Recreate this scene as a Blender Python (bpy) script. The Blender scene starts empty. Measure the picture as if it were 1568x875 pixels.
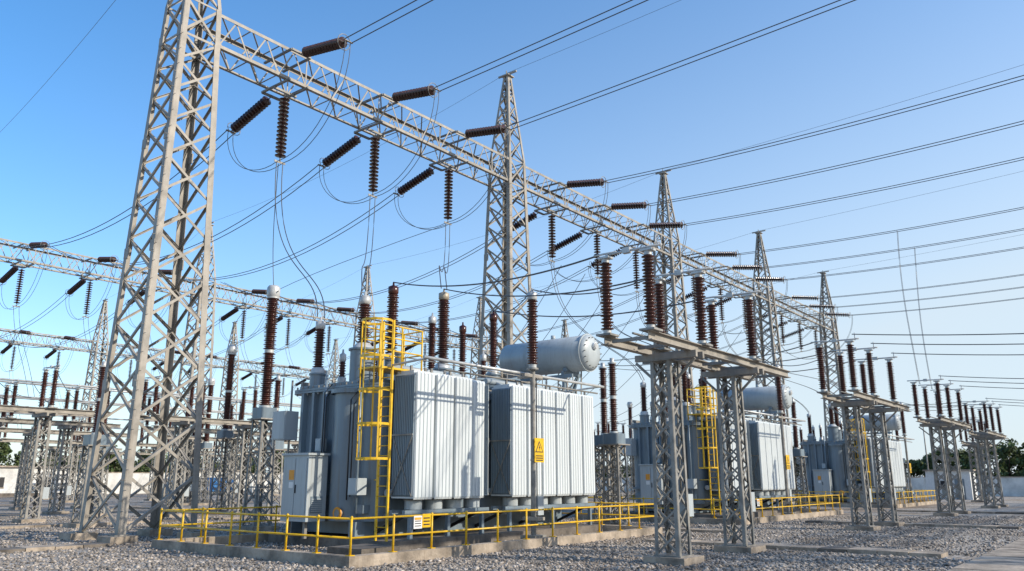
import bpy, math, random
import numpy as np
from mathutils import Vector as V, Matrix
random.seed(4); rng=np.random.default_rng(4)
sc=bpy.context.scene
# ---------------------------------------------------------------- materials
def mat(name,col,rough=0.5,metal=0.0,var=0.25,scale=3.0,bump=0.0,col2=None,streak=False,island=False,fine=None,dirt=0,ilo=.5):
    m=bpy.data.materials.new(name); m.use_nodes=True
    nt=m.node_tree; n=nt.nodes; l=nt.links; b=n['Principled BSDF']
    tc=n.new('ShaderNodeTexCoord'); mp=n.new('ShaderNodeMapping')
    l.new(tc.outputs['Object'],mp.inputs[0])
    if streak: mp.inputs['Scale'].default_value=(1,1,0.12)
    nz=n.new('ShaderNodeTexNoise'); nz.inputs['Scale'].default_value=scale; nz.inputs['Detail'].default_value=8; nz.inputs['Roughness'].default_value=0.65
    l.new(mp.outputs[0],nz.inputs['Vector'])
    r=n.new('ShaderNodeValToRGB'); c2=col2 or tuple(max(0,c*(1-var*1.6)) for c in col)
    r.color_ramp.elements[0].position=0.33; r.color_ramp.elements[1].position=0.62
    r.color_ramp.elements[0].color=(*c2,1); r.color_ramp.elements[1].color=(*col,1)
    l.new(nz.outputs['Fac'],r.inputs[0]); out=r.outputs[0]
    if island:
        g=n.new('ShaderNodeNewGeometry'); hs=n.new('ShaderNodeHueSaturation'); mr=n.new('ShaderNodeMapRange')
        mr.inputs['To Min'].default_value=ilo; mr.inputs['To Max'].default_value=1.5
        l.new(g.outputs['Random Per Island'],mr.inputs[0]); l.new(mr.outputs[0],hs.inputs['Value']); l.new(out,hs.inputs['Color']); out=hs.outputs[0]
    if dirt:
        m2=n.new('ShaderNodeMapping'); m2.inputs['Scale'].default_value=(6,6,.35); l.new(tc.outputs['Object'],m2.inputs[0])
        n3=n.new('ShaderNodeTexNoise'); n3.inputs['Scale'].default_value=1.6; n3.inputs['Detail'].default_value=6; l.new(m2.outputs[0],n3.inputs['Vector'])
        mr=n.new('ShaderNodeMapRange'); mr.inputs['From Min'].default_value=.54; mr.inputs['From Max'].default_value=.75; mr.inputs['To Max'].default_value=dirt
        l.new(n3.outputs['Fac'],mr.inputs[0]); mx=n.new('ShaderNodeMixRGB'); mx.inputs[2].default_value=(.15,.115,.08,1)
        l.new(mr.outputs[0],mx.inputs[0]); l.new(out,mx.inputs[1]); out=mx.outputs[0]
    l.new(out,b.inputs['Base Color'])
    b.inputs['Metallic'].default_value=metal
    rr=n.new('ShaderNodeMapRange'); rr.inputs['To Min'].default_value=max(0,rough-0.12); rr.inputs['To Max'].default_value=min(1,rough+0.12)
    l.new(nz.outputs['Fac'],rr.inputs[0]); l.new(rr.outputs[0],b.inputs['Roughness'])
    if bump:
        n2=n.new('ShaderNodeTexNoise'); n2.inputs['Scale'].default_value=fine or scale*8; n2.inputs['Detail'].default_value=5
        l.new(tc.outputs['Object'],n2.inputs['Vector'])
        bp=n.new('ShaderNodeBump'); bp.inputs['Strength'].default_value=bump; bp.inputs['Distance'].default_value=0.05
        l.new(n2.outputs['Fac'],bp.inputs['Height']); l.new(bp.outputs[0],b.inputs['Normal'])
    return m
M={}
M['steel']=mat('galvanized_steel',(.37,.335,.285),.6,.08,.3,1.2,dirt=.4)
M['steel2']=mat('galvanized_steel_weathered',(.31,.295,.265),.55,.12,.35,2.5,dirt=.35)
M['paint']=mat('tank_grey_paint',(.20,.255,.295),.33,0,.2,.9,streak=True,dirt=.45)
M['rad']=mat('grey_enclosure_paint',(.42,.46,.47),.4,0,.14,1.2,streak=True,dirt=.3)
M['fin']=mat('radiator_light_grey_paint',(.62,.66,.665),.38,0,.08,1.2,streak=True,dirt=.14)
M['por']=mat('brown_porcelain',(.078,.027,.019),.17,0,.35,3)
M['dpor']=mat('brown_disc_porcelain',(.075,.036,.027),.2,0,.35,3)
M['cap']=mat('cast_aluminium',(.55,.55,.53),.4,.2,.2,4)
M['tan']=mat('aged_cap_metal',(.42,.36,.27),.5,.2,.2,4)
M['yel']=mat('yellow_safety_paint',(.80,.48,.01),.4,0,.18,4,dirt=.3)
M['blk']=mat('black_rubber',(.02,.02,.022),.6,0,.2,4)
M['wht']=mat('white_enamel',(.74,.74,.72),.4,0,.1,4)
M['conc']=mat('weathered_concrete',(.46,.38,.295),.9,0,.4,1.3,.5,dirt=.45)
M['dconc']=mat('stained_concrete',(.20,.17,.14),.9,0,.4,1.3,.4)
M['wire']=mat('aluminium_conductor',(.10,.10,.105),.5,.3,.1,5)
M['wall']=mat('whitewashed_wall',(.74,.73,.69),.85,0,.25,.5,.2)
M['leaf']=mat('foliage',(.10,.14,.04),.7,0,.4,.35,island=True)
M['bark']=mat('bark',(.1,.07,.05),.9,0,.3,3)
M['orange']=mat('orange_label',(.8,.33,.03),.5,0,.1,4)
M['stone']=mat('crushed_stone',(.40,.35,.30),.85,0,.35,.6,island=True,ilo=.35)
M['blue']=mat('blue_tarp',(.05,.22,.5),.6,0,.2,2)
# ---------------------------------------------------------------- mesh builder
class MB:
    def __init__(s,mats=()): s.v=[];s.f=[];s.mi=[];s.sm=[];s.ix={}
    def k(s,m):
        if m not in s.ix: s.ix[m]=len(s.ix)
        return s.ix[m]
    def add(s,vs,fs,m,smooth=False):
        o=len(s.v); s.v+= [tuple(a) for a in vs]; k=s.k(m)
        for f in fs: s.f.append([o+i for i in f]); s.mi.append(k); s.sm.append(smooth)
    def box(s,x0,x1,y0,y1,z0,z1,m):
        s.add([(x0,y0,z0),(x1,y0,z0),(x1,y1,z0),(x0,y1,z0),(x0,y0,z1),(x1,y0,z1),(x1,y1,z1),(x0,y1,z1)],
              [(0,3,2,1),(4,5,6,7),(0,1,5,4),(1,2,6,5),(2,3,7,6),(3,0,4,7)],m)
    def beam(s,p,q,w,t,n,m):
        p=V(p);q=V(q);d=(q-p).normalized();sd=d.cross(V(n)).normalized();n2=sd.cross(d)
        a=sd*w/2;b=n2*t/2
        s.add([p-a-b,p+a-b,p+a+b,p-a+b,q-a-b,q+a-b,q+a+b,q-a+b],
              [(0,3,2,1),(4,5,6,7),(0,1,5,4),(1,2,6,5),(2,3,7,6),(3,0,4,7)],m)
    def angle(s,p,q,w,t,n1,n2,m):
        n1=V(n1);n2=V(n2);p=V(p);q=V(q)
        s.beam(p-n2*w/2,q-n2*w/2,w,t,n1,m)
        s.beam(p-n1*(w/2+t/2+.001),q-n1*(w/2+t/2+.001),w,t,n2,m)
    def path(s,pts,r,m,seg=6,caps=True):
        pts=[V(p) for p in pts];vs=[];fs=[]
        for i,p in enumerate(pts):
            d=(pts[min(i+1,len(pts)-1)]-pts[max(i-1,0)]).normalized()
            u=V((0,0,1)) if abs(d.z)<.9 else V((1,0,0))
            a=d.cross(u).normalized();b=a.cross(d)
            rr=r[i] if isinstance(r,(list,tuple)) else r
            for k in range(seg):
                t=2*math.pi*k/seg; vs.append(p+a*rr*math.cos(t)+b*rr*math.sin(t))
        for i in range(len(pts)-1):
            for k in range(seg):
                k2=(k+1)%seg; fs.append((i*seg+k,i*seg+k2,(i+1)*seg+k2,(i+1)*seg+k))
        s.add(vs,fs,m,True)
        if caps:
            o=len(s.v)-len(vs); kx=s.k(m)
            s.f.append([o+k for k in range(seg)][::-1]); s.f.append([o+(len(pts)-1)*seg+k for k in range(seg)])
            s.mi+=[kx,kx]; s.sm+=[False,False]
    def tube(s,p,q,r,m,seg=10): s.path([p,q],r,m,seg)
    def lathe(s,prof,o,ax,m,seg=14,smooth=True):
        o=V(o);d=V(ax).normalized();u=V((0,0,1)) if abs(d.z)<.9 else V((1,0,0))
        a=d.cross(u).normalized();b=a.cross(d);vs=[];fs=[]
        for r,z in prof:
            for k in range(seg):
                t=2*math.pi*k/seg; vs.append(o+d*z+a*r*math.cos(t)+b*r*math.sin(t))
        for i in range(len(prof)-1):
            for k in range(seg):
                k2=(k+1)%seg; fs.append((i*seg+k,i*seg+k2,(i+1)*seg+k2,(i+1)*seg+k))
        s.add(vs,fs,m,smooth)
    def cyl(s,o,ax,r,L,m,seg=20): 
        s.lathe([(0.001,0),(r,0)],o,ax,m,seg,False); s.lathe([(r,0),(r,L)],o,ax,m,seg,True); s.lathe([(r,L),(.001,L)],o,ax,m,seg,False)
    def rbox(s,x0,x1,y0,y1,z0,z1,r,m,k=5):
        pts=[]
        for cx,cy,a0 in((x1-r,y1-r,0),(x0+r,y1-r,90),(x0+r,y0+r,180),(x1-r,y0+r,270)):
            for i in range(k+1):
                t=math.radians(a0+90*i/k); pts.append((cx+r*math.cos(t),cy+r*math.sin(t)))
        n=len(pts); vs=[(x,y,z0) for x,y in pts]+[(x,y,z1) for x,y in pts]
        s.add(vs,[(i,(i+1)%n,n+(i+1)%n,n+i) for i in range(n)],m,False)
        s.add([(x,y,z1) for x,y in pts],[tuple(range(n))],m); s.add([(x,y,z0) for x,y in pts],[tuple(range(n))[::-1]],m)
    def post(s,o,L,rc,rs,m,pitch=.085,ax=(0,0,1),seg=14):
        n=max(3,int(L/pitch));p=L/n;pr=[(rc,0)]
        for i in range(n):
            z=i*p; rr=rs if i%2==0 else rs*.86
            pr+=[(rc,z+.12*p),(rr,z+.42*p),(rr*.99,z+.55*p),(rc,z+.75*p)]
        pr.append((rc,L)); s.lathe(pr,o,ax,m,seg)
    def mesh(s,name,origin=(0,0,0)):
        me=bpy.data.meshes.new(name); ox,oy,oz=origin
        me.from_pydata([(x-ox,y-oy,z-oz) for x,y,z in s.v],[],s.f)
        for k in s.ix: me.materials.append(M[k])
        me.polygons.foreach_set('material_index',s.mi); me.polygons.foreach_set('use_smooth',s.sm); me.update()
        return me
def place(name,me,loc=(0,0,0),rz=0,scale=None):
    o=bpy.data.objects.new(name,me); sc.collection.objects.link(o); o.location=loc; o.rotation_euler[2]=rz
    if scale: o.scale=scale
    return o
FACES=[((1,0),(0,1)),((0,1),(-1,0)),((-1,0),(0,-1)),((0,-1),(1,0))]
def lattice(mb,s0,s1,z0,z1,n,lw,bw,m,cx=0,cy=0,horiz=0,t=.022):
    S=lambda z:(s0+(s1-s0)*(z-z0)/(z1-z0))/2
    for sx in(-1,1):
        for sy in(-1,1):
            mb.angle((cx+sx*S(z0),cy+sy*S(z0),z0),(cx+sx*S(z1),cy+sy*S(z1),z1),lw,t,(sx,0,0),(0,sy,0),m)
    zs=[z0]; 
    wsum=sum(S(z0+(z1-z0)*(i+.5)/n) for i in range(n))
    for i in range(n): zs.append(zs[-1]+(z1-z0)*S(z0+(z1-z0)*(i+.5)/n)/wsum)
    for (nx,ny),(ux,uy) in FACES:
        for i in range(n):
            a,b=zs[i],zs[i+1]; sa,sb=S(a),S(b); N=(nx,ny,0)
            def P(z,sz,k,off): return (cx+nx*(sz-off)+ux*sz*k*.96,cy+ny*(sz-off)+uy*sz*k*.96,z)
            mb.beam(P(a,sa,-1,.03),P(b,sb,1,.03),bw,.02,N,m); mb.beam(P(a,sa,1,.056),P(b,sb,-1,.056),bw,.02,N,m)
            if bw>.07:
                for k in(-1,1): mb.beam(V(P(a,sa,k,.06+bw*.4))+V((0,0,bw*.45)),V(P(b,sb,-k,.06+bw*.4))+V((0,0,bw*.45)),.012,bw*.8,N,m)
            if horiz and i%horiz==0: mb.beam(P(a,sa,-1,.085),P(a,sa,1,.085),bw,.02,N,m)
# ---------------------------------------------------------------- gantry tower / beam
ZB0,ZB1=19.0,20.5
mb=MB()
lattice(mb,2.75,1.65,.25,ZB0,12,.225,.095,'steel',horiz=0)
lattice(mb,1.65,1.55,ZB0,ZB1+.1,1,.2,.1,'steel',horiz=1)
lattice(mb,1.55,.35,ZB1+.1,26.3,6,.14,.075,'steel',horiz=2)
for sx in(-1,1):
    for sy in(-1,1):
        c=2.75/2; mb.box(sx*c-.45,sx*c+.45,sy*c-.45,sy*c+.45,-.1,.24,'conc')
        mb.box(sx*c-.22,sx*c+.22,sy*c-.22,sy*c+.22,.24,.28,'steel2')
        for z in(5.3,10.2,14.6,ZB0): 
            h=(2.75+(1.65-2.75)*(z-.25)/(ZB0-.25))/2
            mb.box(sx*h-.02 if sx>0 else sx*h-.03,sx*h+.03 if sx>0 else sx*h+.02,sy*h-.3 if sy>0 else sy*h,sy*h if sy>0 else sy*h+.3,z-.2,z+.2,'steel')
mb.box(-.3,.3,-.3,.3,26.3,26.36,'steel'); mb.beam((0,-.7,26.5),(0,.7,26.5),.1,.1,(0,0,1),'steel')
mb.beam((-.1,0,26.36),(-.1,0,26.7),.05,.05,(1,0,0),'steel')
for i in range(55):
    z=1+i*.33; h=(2.75+(1.65-2.75)*(z-.25)/(ZB0-.25))/2
    mb.tube((-h,-h,z),(-h-.16 if i%2 else -h,-h-.16 if not i%2 else -h,z),.012,'steel2',4)
tower=mb.mesh('gantry_tower')
BL=20.55-1.6
mb=MB()
h=.75; 
for sy in(-1,1):
    for z,sz in((ZB0,-1),(ZB1,1)):
        mb.angle((0,sy*h,z),(BL,sy*h,z),.14,.02,(0,sy,0),(0,0,sz),'steel')
NP=13
for i in range(NP):
    a=BL*i/NP;b=BL*(i+1)/NP;mid=(a+b)/2
    for sy in(-1,1):
        y=sy*(h-.03)
        mb.beam((a,y,ZB0+.05),(mid,y,ZB1-.05),.062,.018,(0,1,0),'steel'); mb.beam((mid,y-sy*.02,ZB1-.05),(b,y-sy*.02,ZB0+.05),.062,.018,(0,1,0),'steel')
        if i%3==0: mb.beam((a,y-sy*.05,ZB0),(a,y-sy*.05,ZB1),.06,.018,(0,1,0),'steel')
    for z,s in((ZB0,1),(ZB1,-1)):
        mb.beam((a,-h,z+s*.03),(b,h,z+s*.03),.062,.018,(0,0,1),'steel')
        mb.beam((a,-h,z+s*.055),(a,h,z+s*.055),.055,.018,(0,0,1),'steel')
PH=[4.6-.8,10.0-.8,15.4-.8]
for x in PH:
    for dx in(-.5,.5):
        mb.beam((x+dx,-1.0,ZB0-.1),(x+dx,1.0,ZB0-.1),.1,.08,(0,0,1),'steel2'); mb.beam((x+dx,-1.0,ZB1-.15),(x+dx,1.0,ZB1-.15),.1,.08,(0,0,1),'steel2')
    mb.beam((x-.6,0,ZB0-.2),(x+.6,0,ZB0-.2),.1,.1,(0,0,1),'steel2')
    for yy,zz in((-1.0,ZB1-.15),(1.0,ZB0-.1)): mb.beam((x-.5,yy,zz),(x+.5,yy,zz),.1,.1,(0,0,1),'steel2')
beam=mb.mesh('gantry_beam')
# ---------------------------------------------------------------- insulator strings
def discs(mb,L,rs,top,bot,p0=.185):
    n=int((L-top-bot)/p0); p=(L-top-bot)/n; pr=[]
    for i in range(n):
        z=-top-i*p; pr+=[(.05,z),(.075,z-.2*p),(rs*.8,z-.45*p),(rs,z-.58*p),(rs*.97,z-.66*p),(.07,z-.7*p)]
    pr.append((.06,-top-n*p)); mb.lathe(pr,(0,0,0),(0,0,1),'dpor',16)
def string(L,rs):
    mb=MB()
    mb.tube((0,0,0),(0,0,-.22),.025,'steel2',6); discs(mb,L,rs,.22,.23)
    mb.tube((0,0,-L+.23),(0,0,-L),.03,'steel2',6)
    mb.beam((-.28,0,-L),(.28,0,-L),.09,.03,(0,1,0),'steel2')
    return mb.mesh('insulator_string')
susp=string(3.3,.24)
def tension(L,rs):
    mb=MB(); discs(mb,L,rs,.25,.25)
    mb.tube((0,0,0),(0,0,-.25),.025,'steel2',6)
    mb.tube((0,0,-L+.25),(0,0,-L),.03,'steel2',6)
    mb.beam((-.25,0,-L),(.25,0,-L),.1,.03,(0,1,0),'steel2')
    ring=[(.34*math.cos(2*math.pi*k/12),.34*math.sin(2*math.pi*k/12),-L+.25) for k in range(13)]
    mb.path(ring,.018,'steel2',5); mb.tube((-.34,0,-L+.25),(.34,0,-L+.25),.014,'steel2',4)
    return mb.mesh('tension_insulator')
tens=tension(3.2,.24)
def orient(o,p,q):
    d=(V(q)-V(p)).normalized(); o.location=p; o.rotation_mode='QUATERNION'
    z=-d; x=V((1,0,0)); y=z.cross(x).normalized(); x=y.cross(z)
    o.rotation_quaternion=Matrix((x,y,z)).transposed().to_quaternion()
def cat(p,q,sag,n=24):
    p=V(p);q=V(q); return [p.lerp(q,i/n)-V((0,0,4*sag*(i/n)*(1-i/n))) for i in range(n+1)]
def bez(p,a,b,q,n=16):
    p,a,b,q=map(V,(p,a,b,q)); o=[]
    for i in range(n+1):
        t=i/n;u=1-t; o.append(p*u**3+a*3*u*u*t+b*3*u*t*t+q*t**3)
    return o
WR=.023
def twin(mb,pts,sp=.2,r=WR):
    for s in(-sp,sp): mb.path([p+V((s,0,0)) for p in pts],r,'wire',5,False)
def row(X0,Y,n,Yneg=None,Ypos=None,sagn=1.4,sagp=3.2,drop=False):
    for k in range(n+1): place('gantry_tower',tower,(X0+20.55*k,Y,0))
    for k in range(n):
        place('gantry_beam',beam,(X0+20.55*k+.8,Y,0))
        L=MB()
        for j,ph in enumerate(PH):
            x=X0+20.55*k+.8+ph
            place('suspension_insulator',susp,(x,Y,ZB0-.25))
            sb=V((x,Y,ZB0-3.55))
            for sy,yy,zz in((-1,Yneg,ZB1-.15),(1,Ypos,ZB0-.1)):
                p=V((x,Y+sy*1.0,zz)); q=p+V((0,sy*2.9,-.5 if sy<0 else -.8)); q=p+(q-p).normalized()*3.2
                o=place('tension_insulator',tens); orient(o,p,q)
                if yy is not None:
                    if sy<0: pts=cat(q,V((x,yy,ZB0+3.6)),(.35 if k==0 else sagn))
                    else: pts=cat(q,V((x,yy-4.1,ZB1-.7)),sagp)
                    twin(L,pts)
                if sy<0: twin(L,bez(q,q+V((0,-.1,-2.2)),sb+V((0,-2.4,-.1)),sb,14),.14,.016)
                else: twin(L,bez(q,q+V((0,.2,-1.6)),sb+V((0,2.0,-.5)),sb,14),.14,.016)
            if drop: twin(L,bez(sb,sb+V((.2,-.5,-3)),(x-.8,Y-5.5,11),(x-.6,Y-7,7.7),14),.2,.018)
        place('overhead_power_line',L.mesh('overhead_power_line'))
row(14.7,28,4,Yneg=-30,Ypos=69.5)
row(19.9,69.5,4,Ypos=112,drop=True)
row(30,112,3,drop=True)
for k in range(5): place('gantry_tower',tower,(14.7+20.55*k,-31,3.4))
mb=MB(); mb.box(-2.2,2.2,-2.2,2.2,0,3.38,'conc'); mb.box(-2.4,2.4,-2.4,2.4,-.1,.4,'dconc'); fm=mb.mesh('tower_foundation')
for k in range(5): place('tower_foundation',fm,(14.7+20.55*k,-31,0))
for k in range(4): place('gantry_beam',beam,(15.5+20.55*k,-31,3.4))
L=MB()
for k in range(5):
    x=14.7+20.55*k; L.path(cat((x,28,26.6),(x,-31,30),.6),.011,'wire',4,False)
    L.path(cat((x,28,26.6),(x+5.2,69.5,26.6),.8),.011,'wire',4,False)
    if k<4: L.path(cat((x+5.2,69.5,26.6),(30+20.55*k,112,26.6),.8),.011,'wire',4,False)
place('shield_wire',L.mesh('shield_wire'))
# ---------------------------------------------------------------- disconnect switch structure
def dset():
    mb=MB()
    for cx in(0,4.1):
        lattice(mb,.66,.56,.2,5.0,9,.095,.05,'steel2',cx=cx,t=.014)
        mb.box(cx-.55,cx+.55,-.55,.55,-.1,.17,'conc'); mb.box(cx-.37,cx+.37,-.37,.37,.17,.2,'steel2')
        mb.box(cx-.33,cx+.33,-.33,.33,5.0,5.03,'steel2')
        for dx in(-.2,.2): mb.box(cx+dx-.05,cx+dx+.05,-1.0,.75,5.03,5.2,'steel')
        for sy in(-1,1): mb.beam((cx,sy*.28,4.5),(cx,sy*.85,5.03),.06,.06,(1,0,0),'steel2')
        mb.tube((cx+.37,-.1,1.2),(cx+.37,-.1,5.3),.025,'steel2',6)
        mb.box(cx+.34,cx+.62,-.3,.1,1.1,1.65,'rad')
    for y in(-.78,.42):
        mb.box(-2.3,7.0,y-.1,y+.1,5.2,5.22,'steel');mb.box(-2.3,7.0,y-.01,y+.01,5.221,5.4,'steel');mb.box(-2.3,7.0,y-.1,y+.1,5.401,5.42,'steel')
    for i in range(8):
        x=-2.1+i*1.27; mb.box(x-.04,x+.04,-.67,.31,5.25,5.33,'steel2')
    mb.tube((-2.0,-.2,5.46),(6.8,-.2,5.46),.028,'steel2',6)
    for x in(-2.15,.65,4.1):
        for y in(-.78,.42):
            mb.box(x-.22,x+.22,y-.2,y+.2,5.42,5.47,'steel2')
            mb.cyl((x,y,5.47),(0,0,1),.1,.1,'cap',12)
            mb.post((x,y,5.57),1.72,.09,.165,'por',.08)
            mb.cyl((x,y,7.29),(0,0,1),.1,.1,'cap',12)
            mb.box(x-.12,x+.12,y-.16,y+.16,7.39,7.44,'cap')
        mb.tube((x,-1.15,7.5),(x,.3,7.5),.032,'cap',8); mb.tube((x,.1,7.53),(x,.75,7.53),.028,'cap',8)
        mb.box(x-.06,x+.06,-.3,-.1,7.44,7.58,'cap')
        mb.tube((x,-1.0,7.44),(x,-1.0,7.75),.02,'cap',6)
    return mb.mesh('disconnect_switch')
ds=dset()
for x in(18.8,35.5,52.3,68.5): place('disconnect_switch',ds,(x,9.65,0))
for x in(35.5,52.3,68.5): place('disconnect_switch',ds,(x,-19,0))
for x,y in((13,43),(24.5,43),(18,52),(29.5,52),(24,62),(36,62),(47,62),(30,78),(42,78),(54,78),(66,78),(38,92),(50,92),(62,92),(47,40),(70,42),(58,50),(80,50),(93,34),(86,13),(48,104),(64,104)):
    place('disconnect_switch',ds,(x,y,0))
B=MB()
for y,x0,x1 in((51.2,12,42),(52.42,12,42),(61.2,16,56),(62.4,16,56),(77.2,24,74),(91.3,30,72)):
    B.tube((x0,y,7.62),(x1,y,7.62),.06,'cap',8)
place('busbar',B.mesh('busbar'))
# ---------------------------------------------------------------- instrument transformer on lattice support
def ct(h,L,rc,rs,head=True):
    mb=MB()
    lattice(mb,.85,.7,.2,h-.35,6,.09,.05,'steel2',t=.014,horiz=2)
    mb.box(-.65,.65,-.65,.65,-.1,.18,'conc'); mb.box(-.5,.5,-.5,.5,h-.35,h-.3,'steel')
    mb.rbox(-.38,.38,-.38,.38,h-.3,h+.15,.1,'paint'); mb.box(.38,.55,-.15,.15,h-.25,h,'rad')
    mb.cyl((0,0,h+.15),(0,0,1),rs*.95,.1,'cap')
    z=h+.25; half=(L-.2)/2
    mb.post((0,0,z),half,rc,rs,'por',.09,seg=18); mb.cyl((0,0,z+half),(0,0,1),rc*1.15,.14,'cap'); mb.post((0,0,z+half+.14),half,rc,rs,'por',.09,seg=18)
    z+=L-.06
    mb.cyl((0,0,z),(0,0,1),rs*1.0,.06,'cap')
    if head:
        mb.lathe([(rs*.9,0),(rs*1.05,.08),(rs*1.05,.42),(rs*.8,.52),(.01,.56)],(0,0,z+.06),(0,0,1),'cap',18)
        mb.tube((0,-.4,z+.3),(0,.4,z+.3),.03,'cap',8)
    else: mb.lathe([(.1,0),(.1,.2),(.01,.22)],(0,0,z+.06),(0,0,1),'cap',12)
    return mb.mesh('current_transformer')
ctA=ct(4.8,4.7,.17,.27); ctS=ct(3.8,3.0,.12,.19,False)
for x,y in((20.3,29.2),(28.4,44.8),(37,61),(14.2,62),(56,44),(77,44),(44,33)): place('current_transformer',ctA,(x,y,0))
for x,y in((30.4,18.2),(31.4,19.3),(53.5,18.2),(54.6,19.3),(82,18.4),(25,35),(31,36.5),(17,37),(22,47),(60,33),(64,33),(36,38),(84,28)): place('surge_arrester',ctS,(x,y,0))
# ---------------------------------------------------------------- transformer
def rib_y(mb,x,y0,z0,z1,w,d,m):
    a=w/2;b=w*.38;c=.07
    mb.add([(x-a,y0,z0),(x+a,y0,z0),(x+b,y0-d,z0+c),(x-b,y0-d,z0+c),(x-a,y0,z1),(x+a,y0,z1),(x+b,y0-d,z1-c),(x-b,y0-d,z1-c)],
           [(0,1,2,3),(7,6,5,4),(3,2,6,7),(0,3,7,4),(1,5,6,2)],m)
def rib_x(mb,y,x0,z0,z1,w,d,m):
    a=w/2;b=w*.3;c=.05
    mb.add([(x0,y-a,z0),(x0,y+a,z0),(x0+d,y+b,z0+c),(x0+d,y-b,z0+c),(x0,y-a,z1),(x0,y+a,z1),(x0+d,y+b,z1-c),(x0+d,y-b,z1-c)],
           [(0,1,2,3),(7,6,5,4),(3,2,6,7),(0,3,7,4),(1,5,6,2)],m)
def transformer():
    mb=MB()
    for y in(19.3,22.4): mb.box(16.9,27.9,y,y+.3,.3,.75,'paint')
    for x in(17.4,20,22.6,25.2,27.3): mb.box(x,x+.2,19.61,22.39,.35,.72,'paint')
    mb.rbox(17.2,27.6,18.9,23,.755,4.85,.45,'paint')
    mb.rbox(17.02,27.78,18.72,23.18,4.852,4.92,.5,'paint'); mb.rbox(17.02,27.78,18.72,23.18,4.93,5.0,.5,'paint'); mb.rbox(17.15,27.65,18.85,23.05,5.002,5.12,.45,'paint')
    for i in range(14): mb.cyl((17.06,19.1+i*.28,4.78),(0,0,1),.03,.3,'steel2',6)
    mb.lathe([(.62,.76),(.62,4.84)],(17.35,20.15,0),(0,0,1),'paint',28)
    mb.lathe([(.7,4.7),(.7,4.84),(.001,4.84)],(17.3,20.15,0),(0,0,1),'paint',28,False)
    for y in(21.2,21.75,22.3): mb.box(17.0,17.2,y,y+.1,.8,4.84,'paint')
    for z in(1.5,): mb.box(17.06,17.2,20.9,22.9,z,z+.1,'paint')
    mb.tube((16.85,20.95,1.0),(16.85,20.95,5.5),.05,'paint'); mb.tube((16.8,19.2,1.0),(16.8,19.2,5.6),.04,'paint')
    mb.tube((16.8,22.7,1.6),(16.8,22.7,5.3),.035,'steel2',6)
    for k,y in enumerate((19.35,19.5,20.7,20.8)): mb.path([(16.68,y,1.5-k*.1),(16.68,y,4.3+k*.15),(17.0,y+.05,4.6+k*.15)],.022,'blk',6)
    for y0,z0,w,hh,d in((19.0,1.55,.42,.5,.35),(22.55,3.3,.7,.95,.5),(21.0,2.9,.3,.4,.2)): 
        mb.box(17.0-d,17.02,y0,y0+w,z0,z0+hh,'rad'); mb.box(17.0-d-.02,17.0-d-.001,y0+.03,y0+w-.03,z0+.03,z0+hh-.03,'rad')
    mb.box(16.0,16.75,20.55,21.8,.75,2.75,'rad'); mb.box(15.94,16.8,20.5,21.85,2.752,2.82,'rad')
    mb.box(15.975,15.998,20.62,21.14,.85,2.65,'rad'); mb.box(15.975,15.998,21.17,21.73,.85,2.65,'rad')
    mb.box(15.965,15.974,21.2,21.45,2.0,2.3,'orange'); mb.box(15.965,15.974,21.22,21.43,1.75,1.93,'wht'); mb.box(15.95,15.974,21.08,21.11,1.6,1.85,'blk')
    mb.box(16.1,16.2,20.7,20.8,.25,.75,'steel2');mb.box(16.1,16.2,21.5,21.6,.25,.75,'steel2'); mb.box(16.6,17.2,20.9,21.5,1.6,1.9,'paint')
    mb.box(16.15,16.6,20.535,20.549,1.0,1.5,'paint')
    for i in range(7): mb.box(16.17,16.58,20.52,20.534,1.04+i*.06,1.07+i*.06,'rad')
    for bx,n in((17.6,4),(22.4,6)):
        for u in range(n):
            x0=bx+u*.905; x1=x0+.80; ys=17.56+(.2 if (bx<20 and u==3) else 0)
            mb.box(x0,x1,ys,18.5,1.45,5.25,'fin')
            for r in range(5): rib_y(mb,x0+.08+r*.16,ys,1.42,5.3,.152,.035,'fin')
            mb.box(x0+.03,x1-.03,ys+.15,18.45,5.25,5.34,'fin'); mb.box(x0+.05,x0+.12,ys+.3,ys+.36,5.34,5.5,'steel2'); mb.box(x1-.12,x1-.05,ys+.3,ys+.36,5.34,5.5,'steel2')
            mb.tube((x0+.43,18.2,5.1),(x0+.43,18.9,5.1),.09,'rad'); mb.tube((x0+.43,18.2,1.6),(x0+.43,18.95,1.6),.09,'rad')
            mb.cyl((x0+.43,17.98,1.12),(0,0,1),.27,.26,'rad',18); mb.cyl((x0+.43,17.98,1.38),(0,0,1),.31,.04,'steel2',18)
        xl=bx; xr=bx+(n-1)*.905+.80
        for r in range(12):
            y=17.62+r*.075
            rib_x(mb,y,xl,1.5,5.2,.066,-.045,'paint'); rib_x(mb,y,xr,1.5,5.2,.066,.04,'rad')  # -X end ribs coloured darker than the fin fronts: side shade put into colour
        for s,xx in((-1,xl-.06),(1,xr+.055)):
            mb.beam((xx,17.6,1.5),(xx,18.46,3.3),.03,.02,(1,0,0),'steel2'); mb.beam((xx+s*.021,18.46,1.5),(xx+s*.021,17.6,3.3),.03,.02,(1,0,0),'steel2')
            mb.beam((xx,17.6,3.35),(xx,18.5,3.35),.05,.03,(1,0,0),'steel2')
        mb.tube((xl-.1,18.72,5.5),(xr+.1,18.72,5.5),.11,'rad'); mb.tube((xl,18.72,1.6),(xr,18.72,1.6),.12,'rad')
        for u in range(n): mb.tube((bx+u*.905+.43,18.2,5.3),(bx+u*.905+.43,18.66,5.46),.06,'rad')
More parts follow.
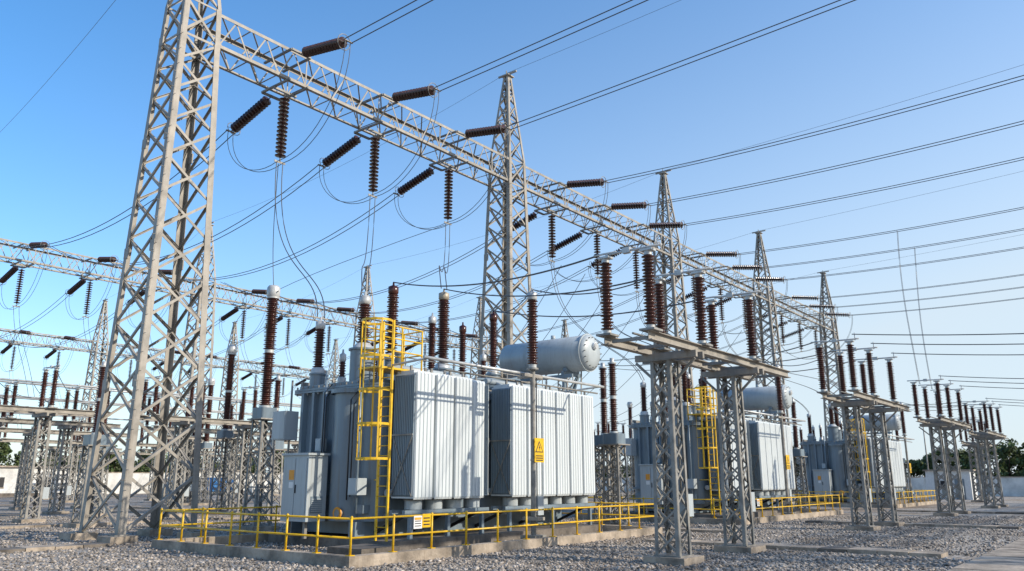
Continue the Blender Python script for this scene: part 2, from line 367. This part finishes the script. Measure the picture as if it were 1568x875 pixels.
        mb.beam((xl-.2,17.75,1.05),(xr+.2,17.75,1.05),.12,.12,(0,0,1),'paint'); mb.beam((xl-.2,18.3,1.05),(xr+.2,18.3,1.05),.12,.12,(0,0,1),'paint')
        for xx in(xl+.1,(xl+xr)/2,xr-.1):
            mb.beam((xx,17.7,.935),(xx,18.9,.935),.1,.1,(0,0,1),'paint'); mb.beam((xx,18.0,.95),(xx,19.3,.4),.09,.09,(1,0,0),'blk')
            mb.box(xx-.06,xx+.06,17.7,17.82,.1,.88,'paint')
    def bush(x,y,zb,zt,r,cap,tr):
        mb.cyl((x,y,5.12),(0,0,1),tr,zb-5.22,'paint',22); mb.cyl((x,y,zb-.1),(0,0,1),tr*1.15,.06,'paint',22)
        mb.lathe([(tr*.9,0),(r*1.1,.16),(r*.9,.2)],(x,y,zb-.04),(0,0,1),'cap',18)
        L=zt-zb-.55; mb.post((x,y,zb+.16),L,r*.6,r,'por',.08,seg=16)
        z=zb+.16+L
        mb.lathe([(r*.7,0),(r*.85,.04),(r*.85,.26),(r*.4,.31),(.04,.33),(.03,.45),(.001,.45)],(x,y,z),(0,0,1),cap,16)
    bush(17.95,20.5,6.35,8.25,.23,'cap',.42)
    bush(17.45,22.2,5.6,7.5,.2,'cap',.26)
    bush(19.25,20.5,6.15,8.85,.22,'por',.3)
    bush(21.9,20.5,6.1,9.1,.24,'tan',.34)
    bush(24.9,20.5,6.2,8.75,.2,'por',.28)
    bush(22.85,22,5.9,8.5,.19,'cap',.28)
    bush(24.7,22,5.9,8.4,.18,'por',.25)
    bush(18.6,22.3,5.4,6.5,.14,'cap',.16); bush(20.2,22.2,5.4,6.7,.14,'cap',.18)
    bush(26.3,22.2,5.5,7.4,.16,'cap',.2)
    for x,y,r,hh in((18.7,19.5,.16,1.0),(20.5,19.4,.22,.45),(23.3,19.3,.25,.5),(25.9,19.6,.18,.7),(17.6,19.2,.12,.8),(19.9,21.3,.3,.3),(23.8,21,.35,.25)):
        mb.cyl((x,y,5.12),(0,0,1),r,hh,'paint',16); mb.cyl((x,y,5.12+hh),(0,0,1),r*1.2,.05,'steel2',16)
    mb.path([(27.0,20,6.3),(26.6,20,6.2),(25.4,20,5.95),(23.3,19.8,5.75),(22.0,19.6,5.6),(21.2,19.5,5.2)],.06,'paint',8)
    mb.cyl((25.6,20,5.85),(1,0,.2),.13,.35,'paint',12)
    mb.path([(27.9,18.2,6.4),(28.0,18.3,4.5),(28.0,18.5,1.6)],.035,'steel2',6); mb.cyl((28.0,18.5,1.2),(0,0,1),.12,.5,'wht',12)
    R=.74
    mb.lathe([(.001,-.16),(R*.5,-.13),(R*.85,-.05),(R,.06),(R,4.25),(R*.85,4.36),(R*.5,4.44),(.001,4.47)],(27.6,17.5,7.1),(0,1,0),'rad',32)
    mb.lathe([(R+.05,.1),(R+.05,.18),(R,.18)],(27.6,17.5,7.1),(0,1,0),'rad',32,False); mb.lathe([(R,.1),(R+.05,.1)],(27.6,17.5,7.1),(0,1,0),'rad',32,False)
    mb.lathe([(R+.03,2.9),(R+.03,2.94)],(27.6,17.5,7.1),(0,1,0),'rad',32,False)
    mb.cyl((27.6,17.26,7.35),(0,1,0),.15,.13,'wht',18); mb.cyl((27.6,17.23,7.35),(0,1,0),.12,.03,'cap',18)
    for a in range(16):
        t=a*math.pi/8; mb.cyl((27.6+.62*math.cos(t),17.38,7.1+.62*math.sin(t)),(0,1,0),.022,.08,'steel2',6)
    mb.tube((27.6,19.4,7.8),(27.6,19.4,8.0),.1,'rad')
    for y in(18.5,20.9):
        mb.box(26.95,28.25,y-.07,y+.07,6.2,6.34,'paint')
        mb.box(27.0,27.12,y-.06,y+.06,5.12,6.2,'paint'); mb.beam((28.1,y,6.2),(27.5,y,5.12),.1,.1,(0,1,0),'paint'); mb.beam((27.1,y+.0,5.2),(28.0,y,6.2),.05,.05,(0,1,0),'paint')
        mb.rbox(27.1,28.1,y-.1,y+.1,6.342,6.5,.03,'paint')
    mb.box(26.9,27.0,18.0,21.6,6.05,6.19,'paint')
    X=16.62
    for y in(17.62,18.08): mb.box(X-.03,X+.03,y-.03,y+.03,.28,6.75,'yel')
    for i in range(21): mb.tube((X,17.62,.66+i*.29),(X,18.08,.66+i*.29),.016,'yel',6)
    hoop=lambda z,r=.46:[(X-.38+r*math.cos(t)*1.0,17.95+ r*1.05*math.sin(t),z) for t in [math.radians(30+a*300/14) for a in range(15)]]
    for z in(2.6,3.6,4.6,5.6,6.7):
        p=hoop(z); 
        for a,b in zip(p,p[1:]): mb.beam(a,b,.07,.014,((a[0]+b[0])/2-X+.38,(a[1]+b[1])/2-17.95,0),'yel')
    pp=hoop(0)
    for k in(1,4,7,10,13): mb.beam((pp[k][0],pp[k][1],2.6),(pp[k][0],pp[k][1],6.74),.05,.012,(pp[k][0]-X+.38,pp[k][1]-17.95,0),'yel')
    for z in(2.0,4.2): mb.beam((X,18.06,z),(17.3,18.95,z),.05,.04,(0,0,1),'yel')
    mb.box(16.66,18.6,18.25,19.2,5.36,5.42,'yel')
    for (x,y) in((16.7,18.3),(16.7,19.15),(17.65,19.15),(18.55,19.15),(18.55,18.3),(17.65,18.3)): mb.tube((x,y,5.1),(x,y,6.75),.028,'yel',8)
    for z in(5.95,6.35,6.75):
        mb.path([(16.7,18.3,z),(16.7,19.15,z),(18.55,19.15,z),(18.55,18.3,z),(16.7,18.3,z)],.024,'yel',8)
    mb.box(19.0,26.6,18.95,19.1,5.2,5.28,'steel2'); mb.box(17.3,27.3,22.8,22.9,5.15,5.3,'steel2')
    for x in(18.4,20.0,21.7,23.8,26.1): mb.tube((x,18.9,5.1),(x,18.9,5.95),.02,'steel2',6)
    mb.tube((18.4,18.9,5.93),(26.1,18.9,5.93),.02,'steel2',6)
    for x in(17.0,27.6):
        for y in(19.2,22.5): mb.box(x,x+.25,y-.1,y+.2,1.0,1.25,'paint')
    mb.cyl((16.9,19.9,1.0),(-1,0,0),.12,.25,'steel2',12); mb.cyl((16.7,19.9,1.0),(-1,0,0),.19,.04,'orange',12)
    return mb.mesh('power_transformer',(22,19,0))
tm=transformer()
OFF=(0,23,51.5)
for o in OFF: place('power_transformer',tm,(22+o,19,0))
mb=MB()
x0,x1,y0,y1=13.0,28.4,15.0,23.9
for a in((x0,x1,y0,y0+.28),(x0,x1,y1-.28,y1),(x0,x0+.28,y0+.281,y1-.281),(x1-.28,x1,y0+.281,y1-.281)): mb.box(a[0],a[1],a[2],a[3],-.1,.26,'conc')
mb.box(16.6,28.0,17.4,23.2,-.1,.28,'dconc')
mb.box(13.9,15.2,15.6,16.9,-.1,.34,'dconc')
bund=mb.mesh('concrete_bund',(22,19,0))
for o in OFF: place('concrete_bund',bund,(22+o,19,0))
mb=MB()
c=.14; X0,X1,Y0,Y1=x0+c,x1-c,y0+c,y1-c
def rl(p,q):
    p=V(p);q=V(q);L=(q-p).length;n=round(L/1.32)
    for i in range(n):
        a=p.lerp(q,i/n); mb.tube((a.x,a.y,.28),(a.x,a.y,1.13),.03,'yel',10); mb.box(a.x-.08,a.x+.08,a.y-.08,a.y+.08,.262,.28,'yel')
        mb.lathe([(.034,0),(.04,.02),(.001,.05)],(a.x,a.y,1.12),(0,0,1),'yel',8)
    for z in(.66,1.1): mb.tube((p.x,p.y,z),(q.x,q.y,z),.026,'yel',10)
rl((X0,Y0,0),(X1,Y0,0));rl((X1,Y0,0),(X1,Y1,0));rl((X1,Y1,0),(X0,Y1,0));rl((X0,Y1,0),(X0,Y0,0))
rail=mb.mesh('safety_railing',(22,19,0))
for o in OFF: place('safety_railing',rail,(22+o,19,0))
mb=MB()
sx,sy=15.15,15.1
mb.box(sx,sx+.3,sy-.012,sy,.78,1.1,'wht'); mb.box(sx+.31,sx+.62,sy-.012,sy,.8,1.14,'yel')
mb.box(sx+.03,sx+.27,sy-.018,sy-.0125,1.0,1.06,'orange')
for z in(.84,.9,.96): mb.box(sx+.04,sx+.26,sy-.018,sy-.0125,z,z+.02,'blk')
for z in(.86,.94,1.02): mb.box(sx+.35,sx+.58,sy-.018,sy-.0125,z,z+.03,'blk')
me=mb.mesh('information_sign')
for o in OFF: place('information_sign',me,(o,-.02,0))
mb=MB()
px,py=21.2,15.75
mb.box(px-.3,px+.3,py-.28,py+.3,-.1,.3,'steel2')
mb.cyl((px,py,.3),(0,0,1),.085,5.25,'steel2',14); mb.cyl((px,py,5.55),(0,0,1),.2,.06,'steel2',14)
mb.cyl((px,py,5.61),(0,0,1),.13,.12,'cap'); mb.post((px,py,5.73),2.2,.12,.195,'por',.085,seg=16)
mb.lathe([(.15,0),(.17,.05),(.17,.24),(.05,.3),(.04,.4),(.001,.4)],(px,py,7.93),(0,0,1),'cap',16)
mb.tube((16.4,16.1,5.45),(26.2,16.1,5.45),.05,'cap',10); mb.tube((17.5,16.25,5.2),(26.0,16.25,5.2),.03,'steel2',8)
for x in(16.6,26.0): mb.tube((x,16.1,5.45),(x,17.8,5.35),.035,'cap',8)
mb.box(px-.5,px+.5,py-.05,py+.05,5.3,5.4,'steel'); mb.box(px-.05,px+.05,py+.08,py+.6,5.3,5.38,'steel')
mb.box(px+.12,px+.42,py-.1,py+.1,.9,1.5,'rad'); mb.tube((px+.2,py,1.5),(px+.2,py,5.3),.02,'blk',6)
for z in(1.0,2.6,4.2): mb.cyl((px,py,z),(0,0,1),.1,.05,'steel',14)
mb.box(px-.2,px+.2,py-.3,py+.3,.75,.85,'steel')
pm=mb.mesh('surge_arrester_post')
for o in OFF: place('surge_arrester_post',pm,(o,0,0))
mb=MB()
yy=py-.12; sx=px-.1
mb.box(sx,sx+.52,yy-.012,yy,2.55,3.32,'yel')
def tri(s,y,m,cz): mb.add([(sx+.26-s,y,cz-s*.75),(sx+.26+s,y,cz-s*.75),(sx+.26,y,cz+s*.95)],[(0,1,2)],m)
tri(.22,yy-.014,'blk',3.03); tri(.165,yy-.017,'yel',3.02)
mb.add([(sx+.27,yy-.02,3.12),(sx+.22,yy-.02,3.0),(sx+.26,yy-.02,3.01),(sx+.24,yy-.02,2.9),(sx+.31,yy-.02,3.04),(sx+.27,yy-.02,3.03)],[(0,1,2,3,4,5)],'blk')
for z in(2.6,2.67,2.74): mb.box(sx+.07,sx+.45,yy-.018,yy-.0125,z,z+.03,'blk')
me=mb.mesh('warning_sign')
for o in OFF: place('warning_sign',me,(o,0,0))
# ---------------------------------------------------------------- connecting cables
for bi,o in enumerate(OFF):
    L=MB()
    gx=20.55*bi; dso=(0,16.7,49.7)[bi]
    tops=[(17.45+o,22.2,7.55),(17.95+o,20.5,8.3),(21.9+o,20.5,9.15)]
    for j,x in enumerate((19.3,24.7,30.1)):
        s=V((x+gx,28,ZB0-3.55)); e=V(tops[j])
        twin(L,bez(s,s+V((-.3,-.3,-5.5)),e+V((1.2,1.6,2.6)) if j<2 else e+V((.6,1.0,3)),e,22),.16,.02)
    for (b,x) in (((19.25,20.5,8.9),16.65),((21.9,20.5,9.15),19.45),((24.9,20.5,8.8),22.9)):
        L.path(cat((b[0]+o,b[1],b[2]),(x+dso,10.3,7.52),.4),.024,'wire',6,False)
    L.path(cat((21.2+o,15.75,8.3),(24.9+o,20.5,8.8),.35),.02,'wire',5,False)
    L.path(cat((21.2+o,15.75,8.3),(19.45+dso,10.3,7.5),.3),.02,'wire',5,False)
    place('jumper_cable',L.mesh('jumper_cable'))
L=MB()
for x in(35.5,52.3,68.5):
    for dx in(-2.15,.65,4.1):
        L.path(cat((x+dx,8.75,7.7),(x+dx,-18.5,7.6),.9),.02,'wire',5,False)
for j in(0,1):
    x=14.7+41.1+4.6+5.4*j; s_=V((x,23.85,19.8)); e_=V((x,-30,22.6)); tt=(23.85-12)/53.85
    t=s_.lerp(e_,tt)-V((0,0,4*1.4*tt*(1-tt))); e=V((52.3+(.65,4.1)[j],10.3,7.6))
    twin(L,bez(t,t+V((-.3,.2,-5)),e+V((1.5,.5,4)),e,20),.12,.014)
for x0_,y,zz in((12,43,7.6),(18,52,7.7)):
    for dx in(0,2.8,6.3):
        L.path(cat((x0_+dx-1,y,zz),(x0_+dx+9,y+19,zz+.1),.5),.02,'wire',5,False)
for x_ in(47,58,70):
    for dx in(-2.15,.65,4.1):
        L.path(cat((x_+dx,42,7.6),(x_+dx-4,28,15.4),1.6),.02,'wire',5,False)
for (x,y,z) in((20.3,29.2,10.1),(28.4,44.8,10.1)):
    L.path(bez((x,y,z),(x+.4,y+1,z+2.5),(x-.8,y-.8,13),(19.3 if x<25 else 30.1,28.1,15.4)),.016,'wire',5,False)
place('connecting_cable',L.mesh('connecting_cable'))
# ---------------------------------------------------------------- ground, gravel, trenches
gm=bpy.data.materials.new('gravel_ground'); gm.use_nodes=True
nt=gm.node_tree;n=nt.nodes;l=nt.links;b=n['Principled BSDF'];tc=n.new('ShaderNodeTexCoord')
vo=n.new('ShaderNodeTexVoronoi');vo.inputs['Scale'].default_value=13
big=n.new('ShaderNodeTexNoise');big.inputs['Scale'].default_value=.16;big.inputs['Detail'].default_value=8;big.inputs['Roughness'].default_value=.65
fine=n.new('ShaderNodeTexNoise');fine.inputs['Scale'].default_value=4;fine.inputs['Detail'].default_value=8
for q in(vo,big,fine): l.new(tc.outputs['Object'],q.inputs['Vector'])
r1=n.new('ShaderNodeValToRGB');r1.color_ramp.elements[0].color=(.29,.225,.165,1);r1.color_ramp.elements[1].color=(.39,.355,.31,1);r1.color_ramp.elements[0].position=.4;r1.color_ramp.elements[1].position=.58
l.new(big.outputs['Fac'],r1.inputs[0])
bw=n.new('ShaderNodeRGBToBW');l.new(vo.outputs['Color'],bw.inputs[0])
mr=n.new('ShaderNodeMapRange');mr.inputs['To Min'].default_value=.5;mr.inputs['To Max'].default_value=1.4;l.new(bw.outputs[0],mr.inputs[0])
mr2=n.new('ShaderNodeMapRange');mr2.inputs['From Min'].default_value=.3;mr2.inputs['From Max'].default_value=.7;mr2.inputs['To Min'].default_value=.65;mr2.inputs['To Max'].default_value=1.25;l.new(fine.outputs['Fac'],mr2.inputs[0])
mu=n.new('ShaderNodeMath');mu.operation='MULTIPLY';l.new(mr.outputs[0],mu.inputs[0]);l.new(mr2.outputs[0],mu.inputs[1])
hs=n.new('ShaderNodeHueSaturation');l.new(r1.outputs[0],hs.inputs['Color']);l.new(mu.outputs[0],hs.inputs['Value']);l.new(hs.outputs[0],b.inputs['Base Color'])
b.inputs['Roughness'].default_value=.95; b.inputs['Specular IOR Level'].default_value=.2
bp=n.new('ShaderNodeBump');bp.inputs['Strength'].default_value=.6;bp.inputs['Distance'].default_value=.04;bp.invert=True;l.new(vo.outputs['Distance'],bp.inputs['Height']);l.new(bp.outputs[0],b.inputs['Normal'])
me=bpy.data.meshes.new('ground');S=2500;me.from_pydata([(-S,-S,0),(S,-S,0),(S,S,0),(-S,S,0)],[],[(0,1,2,3)]);me.materials.append(gm);place('ground',me)
N=75000
u=rng.random(N);fw=15+32*u**1.25; ang=(rng.random(N)-.5)*math.radians(74)
hd=math.radians(38.1); X=fw*np.cos(hd+ang)/np.cos(ang);Y=fw*np.sin(hd+ang)/np.cos(ang)
ok=~((X>12.95)&(X<28.45)&(Y>14.95)&(Y<23.95)&((X<13.3)|(X>28.1)|(Y<15.3)|(Y>23.6)))
ok&=~((X>24.25)&(X<25.25)&(Y<12.5))&~((Y>2.3)&(Y<3.9))&~((X>39.9)&(X<40.9)&(Y<12.5))
X=X[ok];Y=Y[ok];N=len(X)
base=np.array([(1,0,0),(-1,0,0),(0,1,0),(0,-1,0),(0,0,.6),(0,0,-.6)])
r=(.024+.05*rng.random(N)**3)
vs=base[None]*r[:,None,None]*(.7+.6*rng.random((N,6,1)))
a=rng.random(N)*6.28;b2=(rng.random(N)-.5)*1.2
ca,sa=np.cos(a),np.sin(a);cb,sb_=np.cos(b2),np.sin(b2)
x=vs[...,0];y=vs[...,1];z=vs[...,2]
x,z=x*cb[:,None]+z*sb_[:,None],-x*sb_[:,None]+z*cb[:,None]
x,y=x*ca[:,None]-y*sa[:,None],x*sa[:,None]+y*ca[:,None]
co=np.stack([x+X[:,None],y+Y[:,None],z+(.25*r)[:,None]],-1).reshape(-1,3)
tf=np.array([(0,2,4),(2,1,4),(1,3,4),(3,0,4),(2,0,5),(1,2,5),(3,1,5),(0,3,5)])
fc=(tf[None]+6*np.arange(N)[:,None,None]).reshape(-1,3)
def npmesh(name,co,fc,mt):
    k=fc.shape[1];me=bpy.data.meshes.new(name);me.vertices.add(len(co));me.vertices.foreach_set('co',co.astype(np.float32).ravel())
    me.loops.add(fc.size);me.loops.foreach_set('vertex_index',fc.astype(np.int32).ravel());me.polygons.add(len(fc));me.polygons.foreach_set('loop_start',np.arange(0,fc.size,k,dtype=np.int32))
    me.update(calc_edges=True);me.validate();me.materials.append(mt);return me
place('gravel',npmesh('gravel',co,fc,M['stone']))
def trench(x0,y0,x1,y1,w,name='cable_trench_cover'):
    mb=MB();L=math.hypot(x1-x0,y1-y0);d=V((x1-x0,y1-y0,0)).normalized();s=V((-d.y,d.x,0))
    n=int(L/.8)
    for i in range(n):
        p=V((x0,y0,0))+d*(i*.8+.01);q=p+d*.775;h=.1+random.uniform(-.008,.012)
        vv=[(t.x,t.y,zz) for zz in(-.05,h) for t in(p-s*w/2,q-s*w/2,q+s*w/2,p+s*w/2)]
        mb.add(vv,[(4,5,6,7),(0,1,5,4),(1,2,6,5),(2,3,7,6),(3,0,4,7)],'conc' if random.random()<.85 else 'dconc')
    place(name,mb.mesh(name))
trench(24.75,13.5,24.75,3.9,.9); trench(15,3.1,110,3.1,1.4,'concrete_walkway'); trench(40.4,13.5,40.4,3.9,.9); trench(58,13.5,58,3.9,.8)
trench(-5,26.0,12.7,26.0,.8); trench(5,38.5,40,38.5,.8); trench(30.5,13,30.5,60,.7)
# ---------------------------------------------------------------- walls, buildings, trees
def wall(p,q,h,name='boundary_wall'):
    mb=MB();p=V(p);q=V(q);L=(q-p).length;n=int(L/4);d=(q-p)/L;nm=V((-d.y,d.x,0))
    mb.beam(p+V((0,0,h/2)),q+V((0,0,h/2)),h,.2,nm,'wall'); mb.beam(p+V((0,0,h+.05)),q+V((0,0,h+.05)),.1,.34,nm,'conc')
    for i in range(n+1):
        c=p+d*(i*4); mb.beam(c,c+V((0,0,h+.2)),.35,.38,nm,'wall')
    place(name,mb.mesh(name))
wall((-20,120,0),(118,120,0),3.0); wall((118,120,0),(118,-60,0),2.3)
mb=MB()
mb.box(0,3.2,0,4.2,0,2.9,'wht');mb.box(-.2,3.4,-.2,4.4,2.9,3.05,'conc');mb.box(-.03,-.001,.6,1.5,0,2.1,'paint');mb.box(-.03,-.001,2.4,3.4,1.1,1.9,'blk');mb.box(-.06,-.031,2.85,2.92,1.1,1.9,'wht')
mb.box(.9,1.9,-.03,-.001,1.1,1.9,'blk')
km=mb.mesh('control_kiosk')
for p in((96,15.0,0),(104,30,0),(88,38,0)): place('control_kiosk',km,p)
def house(L,W,H,name,loc):
    mb=MB(); mb.box(0,L,0,W,0,H,'wall'); mb.box(-.3,L+.3,-.3,W+.3,H,H+.18,'conc'); mb.box(-.1,L+.1,-.1,-.001,0,.4,'dconc')
    for i in range(int(L/2.6)):
        x=.9+i*2.6; mb.box(x,x+1.2,-.04,-.001,1.1,2.3,'blk'); mb.box(x-.08,x+1.28,-.1,-.041,1.0,1.08,'conc'); mb.box(x+.57,x+.63,-.07,-.041,1.1,2.3,'wht')
    mb.box(-.04,-.001,1.2,2.2,0,2.2,'paint')
    place(name,mb.mesh(name),loc)
house(12,5,3.5,'white_service_building',(36,111,0)); house(9,5,3.3,'white_service_building',(66,112,0)); house(10,5,3.4,'white_service_building',(100,100,0))
mb=MB(); mb.rbox(0,3.5,0,2.2,.5,2.3,.2,'blue'); mb.box(.2,3.3,.2,2.0,-.02,.5,'steel2'); mb.box(-.02,-.001,.4,1.0,.9,2,'wht'); place('equipment_container',mb.mesh('equipment_container'),(62,100,0))
def trees(specs,name):
    C=[];tr=MB()
    for (x,y,h,w) in specs:
        k=int(9+w*2.5); cl=[]
        tr.path([(x,y,0),(x+.1,y,h*.3),(x+.25,y+.1,h*.75)],[.22,.16,.05],'bark',6)
        for i in range(k):
            a=random.uniform(0,6.28);rr=w*math.sqrt(random.random())*.9;zz=h*random.uniform(.3,.95);rr*=math.sqrt(max(.1,1-((zz/h-.5)/.55)**2))
            c=(x+rr*math.cos(a),y+rr*math.sin(a),zz);cl.append(c)
            if i%3==0: tr.path([(x+.1,y,h*.3),c],[.08,.02],'bark',5)
        for c in cl:
            m=130;v=rng.normal(size=(m,3));v/=np.linalg.norm(v,axis=1)[:,None];v*= (rng.random(m)**.4)[:,None]*np.array([1,1,.75])*random.uniform(.6,1.25)
            C.append(v+np.array(c))
    C=np.concatenate(C);n_=len(C);t=rng.normal(size=(n_,3));t/=np.linalg.norm(t,axis=1)[:,None];b_=np.cross(t,rng.normal(size=(n_,3)));b_/=np.linalg.norm(b_,axis=1)[:,None]
    s=(.12+.16*rng.random(n_))[:,None]
    co=np.stack([C-t*s,C+b_*s*.7,C+t*s,C-b_*s*.7],1).reshape(-1,3);fc=np.arange(n_*4).reshape(-1,4)
    o=place(name,npmesh(name,co,fc,M['leaf']));t_=place('trunks',tr.mesh('trunks'));t_.parent=o
sp=[]
for i in range(62): sp.append((30+i*1.7+random.uniform(-1,1),127+random.uniform(-3,9),random.uniform(4.2,6.6)+(1.2 if i%9<2 else 0),random.uniform(1.8,3.0)))
trees(sp,'distant_trees')
sp=[]
for i in range(62):
    y=-8+i*1.8; sp.append((126+random.uniform(-3,10),y+random.uniform(-1,1),random.uniform(4.0,6.2)+(1.1 if y<45 else 0),random.uniform(1.8,3.0)))
trees(sp,'distant_trees')
mb=MB(); mb.path([(0,0,0),(0,0,9)],[.12,.06],'steel2',8); mb.path([(0,0,9),(-.6,0,9.4),(-1.2,0,9.4)],.04,'steel2',6); mb.box(-1.8,-1.1,-.15,.15,9.3,9.45,'cap')
place('street_lamp',mb.mesh('street_lamp'),(112,22,0))
# ---------------------------------------------------------------- world, sun, camera
el=math.radians(29); hx,hy=.33,-.944; hn=math.hypot(hx,hy);hx/=hn;hy/=hn
w=bpy.data.worlds.new('World');sc.world=w;w.use_nodes=True;nt=w.node_tree;bg=nt.nodes['Background'];sk=nt.nodes.new('ShaderNodeTexSky')
sk.sky_type='NISHITA';sk.sun_disc=False;sk.sun_elevation=el;sk.sun_rotation=math.atan2(hx,hy)%(2*math.pi);sk.air_density=1.0;sk.dust_density=.8;sk.ozone_density=2.5;sk.altitude=50
h2=nt.nodes.new('ShaderNodeHueSaturation');h2.inputs['Saturation'].default_value=1.35;h2.inputs['Value'].default_value=1.75
tc=nt.nodes.new('ShaderNodeTexCoord');sx_=nt.nodes.new('ShaderNodeSeparateXYZ');nt.links.new(tc.outputs['Generated'],sx_.inputs[0])
def mth(op,a,b=None):
    m=nt.nodes.new('ShaderNodeMath');m.operation=op
    for i,v in enumerate((a,b)):
        if v is None: continue
        if isinstance(v,(int,float)): m.inputs[i].default_value=v
        else: nt.links.new(v,m.inputs[i])
    return m.outputs[0]
zc=mth('MAXIMUM',sx_.outputs['Z'],0.0); iz=mth('SUBTRACT',1.0,zc)
dt=nt.nodes.new('ShaderNodeVectorMath');dt.operation='DOT_PRODUCT';nt.links.new(tc.outputs['Generated'],dt.inputs[0]);dt.inputs[1].default_value=(hx,hy,0)
f=mth('MULTIPLY',mth('POWER',iz,2.0),mth('ADD',mth('MULTIPLY',dt.outputs['Value'],1.0),1.0))
f=mth('ADD',mth('MAXIMUM',f,0.0),mth('MULTIPLY',mth('POWER',iz,8.0),.55)); f=mth('MINIMUM',f,.9)
mx=nt.nodes.new('ShaderNodeMixRGB');nt.links.new(f,mx.inputs[0]);nt.links.new(sk.outputs[0],h2.inputs['Color']);nt.links.new(h2.outputs[0],mx.inputs[1]);mx.inputs[2].default_value=(4.8,5.55,6.1,1)
nt.links.new(mx.outputs[0],bg.inputs[0]);bg.inputs[1].default_value=.15
sd=bpy.data.lights.new('sun','SUN');sd.energy=5.0;sd.angle=math.radians(.5);sd.color=(1,.91,.77);so=bpy.data.objects.new('sun',sd);sc.collection.objects.link(so)
so.rotation_euler=V((hx*math.cos(el),hy*math.cos(el),math.sin(el))).to_track_quat('Z','Y').to_euler()
cd=bpy.data.cameras.new('camera');cd.lens=28.0;cd.sensor_width=36;cd.clip_end=6000;co_=bpy.data.objects.new('camera',cd);sc.collection.objects.link(co_)
co_.location=(0,0,2.0);co_.rotation_euler=(math.radians(90+13.71),0,math.radians(-51.9));sc.camera=co_
sc.view_settings.view_transform='Standard';sc.view_settings.look='None';sc.view_settings.exposure=0
